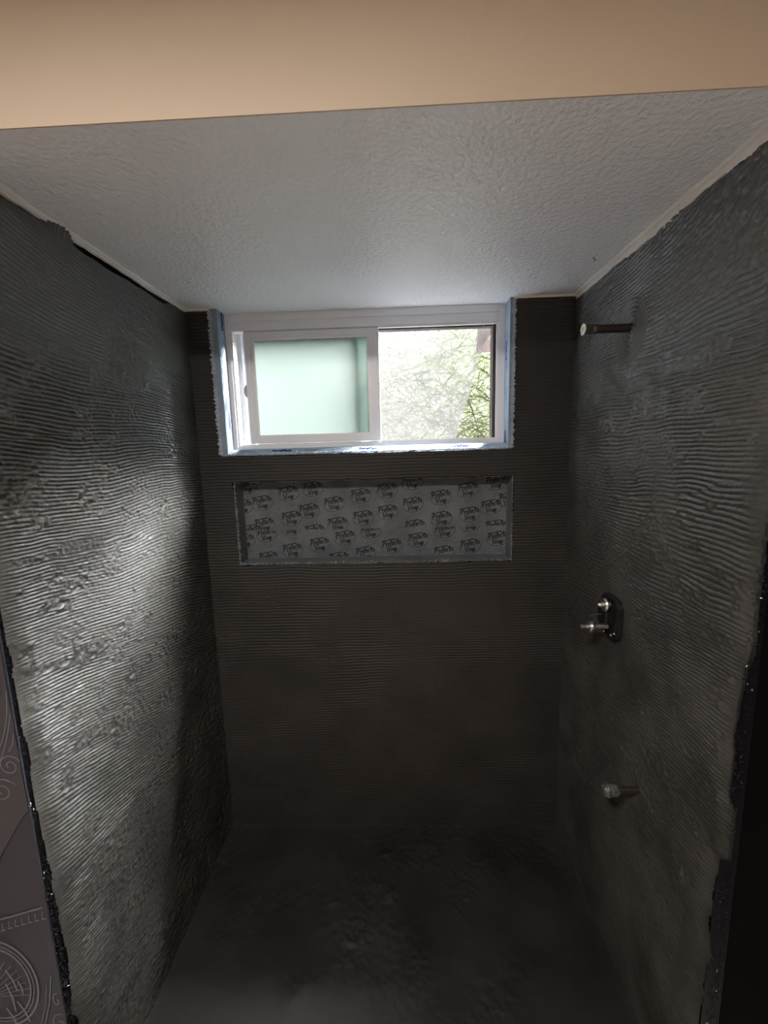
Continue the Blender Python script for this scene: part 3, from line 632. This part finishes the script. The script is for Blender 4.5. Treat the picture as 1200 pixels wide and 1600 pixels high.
# woven edge strips and loose fibres
def fringe(x0, sx, z0, z1, n, seed, depth, ln):
    m = MB(); rs = random.Random(seed)
    for i in range(n):
        z = z0 + (z1 - z0) * rs.random(); y = -.003 + depth * rs.random(); x = x0 + sx * (.001 + .004 * rs.random())
        d = Vector((sx * (.2 + .6 * rs.random()), rs.uniform(-1, .5), rs.uniform(-.8, .8))).normalized() * ln * (.4 + rs.random())
        mid = Vector((x, y, z)) + d * .5 + Vector((rs.uniform(-1, 1), rs.uniform(-1, 1), rs.uniform(-1, 1))) * ln * .25
        m.tube([(x, y, z), mid, Vector((x, y, z)) + d], .00042, 3)
    return m
f = fringe(0, 1, .30, .86, 420, 3, .016, .009).build('loose_fibre', FIBER, wl_); f['kind'] = 'stuff'
f = fringe(0, 1, .86, 1.45, 120, 4, .008, .006).build('loose_fibre', FIBER, wl_); f['kind'] = 'stuff'
f = fringe(W, -1, .35, 1.50, 700, 5, .030, .007).build('loose_fibre', FIBER, wr_); f['kind'] = 'stuff'
wv = MB()
for i in range(430):
    z = .30 + 1.3 * i / 430
    for sgn in (1, -1):
        wv.tube([(W - .0012, -.004, z), (W - .0022, .018, z + sgn * .010), (W - .0012, .042, z + sgn * .021)], .0005, 3)
wv = wv.build('scrim_weave', FIBER, wr_); wv['kind'] = 'stuff'

# ---------------------------------------------------------------- plumbing on the right wall
WXR = W - .004
pipe = empty('shower_arm_pipe', (WXR, .520, 2.079)); tag(pipe, 'dark threaded pipe stub with capped pale end high on the right wall', 'pipe')
def part(mb, name, m, parent, smooth=True):
    ob = fixn(mb.build(name, m, smooth=False)); 
    if smooth:
        ob.data.shade_smooth(); 
        try: ob.data.set_sharp_from_angle(angle=math.radians(40))
        except Exception: pass
    reparent(parent, ob); return ob
part(MB().lathe_x(WXR + .004, .520, 2.079, [(0, .0118), (.108, .0118)], 20), 'pipe', STEEL, pipe)
part(MB().lathe_x(WXR - .100, .520, 2.079, [(0, .0125), (.002, .0140), (.012, .0140), (.014, .0125)], 20), 'collar', BRASS, pipe)
part(MB().lathe_x(WXR - .114, .520, 2.079, [(0, .0148), (.022, .0155), (.024, .0135)], 8), 'cap', BRASS, pipe)
endp = part(MB().lathe_x(WXR - .1375, .520, 2.079, [(0, .0150), (.003, .0165), (.0045, .013), (.0045, .008), (.003, .005), (.006, .003)], 24, .05), 'end_disc', mat('white_plug', (.75, .73, .70), .5, color2=(.4, .38, .36), nscale=90, lo=.45, hi=.6), pipe)
endp['label'] = 'pale round plug'

valve = empty('shower_valve', (WXR, .525, 1.19)); tag(valve, 'black rough-in valve box with two bare metal stems on the right wall', 'valve')
def rrect(cy_, cz, hy, hz, rad, x, n=6):
    pts = []
    for (sy_, sz, a0) in ((1, 1, 0), (-1, 1, 90), (-1, -1, 180), (1, -1, 270)):
        for i in range(n):
            a = math.radians(a0 + 90 * i / (n - 1)); pts.append((x, cy_ + sy_ * (hy - rad) + rad * math.cos(a), cz + sz * (hz - rad) + rad * math.sin(a)))
    return pts
vb = MB()
vb.rings([rrect(.522, 1.19, .058, .072, .035, WXR + .003), rrect(.522, 1.19, .058, .072, .035, WXR - .016), rrect(.522, 1.19, .053, .067, .032, WXR - .020), rrect(.522, 1.19, .045, .059, .028, WXR - .020), rrect(.522, 1.19, .043, .057, .026, WXR - .012)])
part(vb, 'mud_guard', PLAS, valve)
part(MB().rings([rrect(.535, 1.20, .028, .040, .012, WXR - .010), rrect(.535, 1.20, .028, .040, .012, WXR - .032), rrect(.535, 1.20, .025, .037, .010, WXR - .035)]), 'valve_body', PLAS, valve)
st = MB().lathe_x(WXR - .030, .500, 1.240, [(0, .010), (.010, .010), (.010, .0205), (.014, .0220), (.020, .0195), (.021, .008), (.030, .008), (.034, .005), (.037, .0045)], 18, .06)
part(st, 'stem', CHROME, valve)
st = MB().lathe_x(WXR - .030, .505, 1.165, [(0, .0085), (.046, .0085), (.046, .0185), (.053, .0215), (.061, .0190), (.063, .007), (.074, .006), (.080, .006), (.081, .008), (.086, .008)], 18, .06)
part(st, 'stem', CHROME, valve)
part(MB().tube([(WXR - .005, .54, 1.192), (WXR - .05, .53, 1.196), (WXR - .085, .515, 1.197)], .0022, 6), 'retaining_rod', mat('grey_rod', (.12, .14, .13), .4, metal=.6), valve)
for (yy, zz) in ((.500, 1.137), (.545, 1.130), (.480, 1.150)):
    part(MB().lathe_x(WXR - .016, yy, zz, [(0, .004), (.004, .0045), (.007, .002)], 8), 'screw', CHROME, valve)

stub = empty('tub_spout_stub', (WXR, .325, .737)); tag(stub, 'short low pipe stub wrapped in cloudy plastic near the right wall base', 'pipe')
part(MB().lathe_x(WXR + .004, .325, .737, [(0, .009), (.070, .009)], 16), 'pipe', STEEL, stub)
wr = MB(); rr = []
for (dx, ra) in ((.062, .010), (.072, .016), (.085, .017), (.097, .018), (.108, .015), (.112, .008)):
    rr.append([(WXR - dx, .325 + ra * math.cos(t) * (1 + .18 * random.random()), .737 + ra * math.sin(t) * (1 + .18 * random.random())) for t in [2 * math.pi * k_ / 12 for k_ in range(12)]])
wr.rings(rr); w_ = part(wr, 'plastic_wrap', CLEAR, stub, smooth=False); w_['label'] = 'cloudy crumpled plastic'

# ---------------------------------------------------------------- bathroom lamp behind the camera
lamp = empty('ceiling_light', (0.35, -1.15, RZ1)); tag(lamp, 'round warm ceiling light in the room outside the shower', 'light')
def lathe_z(prof, cx, cy_, z0, n=28):
    m = MB(); m.rings([[(cx + ra * math.cos(t), cy_ + ra * math.sin(t), z0 - dz) for t in [2 * math.pi * k_ / n for k_ in range(n)]] for dz, ra in prof]); return m
part(lathe_z([(0, .15), (.02, .15), (.03, .145)], 0.35, -1.15, RZ1), 'base', VINYL, lamp)
part(lathe_z([(.03, .13), (.05, .128), (.07, .11), (.085, .07), (.09, .02)], 0.35, -1.15, RZ1), 'shade', GLOBE, lamp)
pl = bpy.data.lights.new('lamp_bulb', 'AREA'); pl.shape = 'DISK'; pl.size = .26; pl.energy = LAMP_POWER; pl.color = (1, .94, .88)
plo = bpy.data.objects.new('lamp_bulb', pl); plo.location = (0, 0, -.095); plo.parent = lamp; COL.objects.link(plo)

# ---------------------------------------------------------------- outside
struct(MB().box(-8, 10, T + .02, 14, .2, .3).build('ground', BOUNCE_GROUND))
nb = 60000; rs = np.random.RandomState(3)
base = np.stack([rs.uniform(-3.5, 5.5, nb), 2.6 + rs.rand(nb) ** 1.3 * 1.3, rs.uniform(.3, 3.1, nb)], 1)
base[:, 2] += .25 * np.sin(base[:, 0] * 2.3)
az = rs.uniform(0, 2 * np.pi, nb); el = rs.uniform(-.4, 1.2, nb); L_ = rs.uniform(.12, .42, nb); wd = rs.uniform(.003, .009, nb)
d = np.stack([np.cos(az) * np.cos(el), np.sin(az) * np.cos(el) * .6, np.sin(el)], 1)
side = np.cross(d, rs.normal(size=(nb, 3))); side /= np.linalg.norm(side, axis=1)[:, None]
V = np.zeros((nb, 6, 3))
for k_, (t, w2) in enumerate(((0, .6), (.5, 1.), (1., .1))):
    c = base + d * (L_ * t)[:, None]; c[:, 2] -= L_ * .45 * t * t
    V[:, 2 * k_] = c + side * (wd * w2)[:, None]; V[:, 2 * k_ + 1] = c - side * (wd * w2)[:, None]
Q = np.array([[0, 1, 3, 2], [2, 3, 5, 4]]); Fq = (np.arange(nb)[:, None, None] * 6 + Q[None]).reshape(-1, 4)
me = bpy.data.meshes.new('hedge'); me.vertices.add(nb * 6); me.vertices.foreach_set('co', V.ravel()); me.loops.add(Fq.size); me.loops.foreach_set('vertex_index', Fq.ravel().astype(np.int32))
me.polygons.add(len(Fq)); me.polygons.foreach_set('loop_start', np.arange(0, Fq.size, 4, dtype=np.int32)); me.update(calc_edges=True); me.materials.append(LEAF)
hedge = link('hedge', me); hedge['kind'] = 'stuff'; tag(hedge, 'pale green grassy foliage seen outside through the right window pane', 'foliage')
sc_ = MB(); P4 = [(.705, 2.249), (1.228, 2.238), (1.206, 2.178), (1.087, 1.792), (1.060, 1.70), (.705, 1.70)]
sc_.add([(x, 1.100, z) for x, z in P4] + [(x, 1.1015, z) for x, z in P4], [tuple(range(6)), tuple(range(11, 5, -1))] + [(i, (i + 1) % 6, 6 + (i + 1) % 6, 6 + i) for i in range(6)])
scr = fixn(sc_.build('fibrous_screen', SCREEN)); tag(scr, 'whitish fibrous screen with a slanting right edge behind the clear pane', 'screen')
ev = MB(); ev.add([(x, y, z) for y in (T + .001, 1.75) for x, z in ((1.302, 2.46), (1.293, 2.29), (1.42, 2.287), (1.42, 2.46))], [(0, 1, 2, 3), (7, 6, 5, 4), (0, 4, 5, 1), (1, 5, 6, 2), (2, 6, 7, 3), (3, 7, 4, 0)])
tag(fixn(ev.build('eave_bracket', BLEAF)), 'dull maroon eave bracket outside the top right window corner', 'bracket')
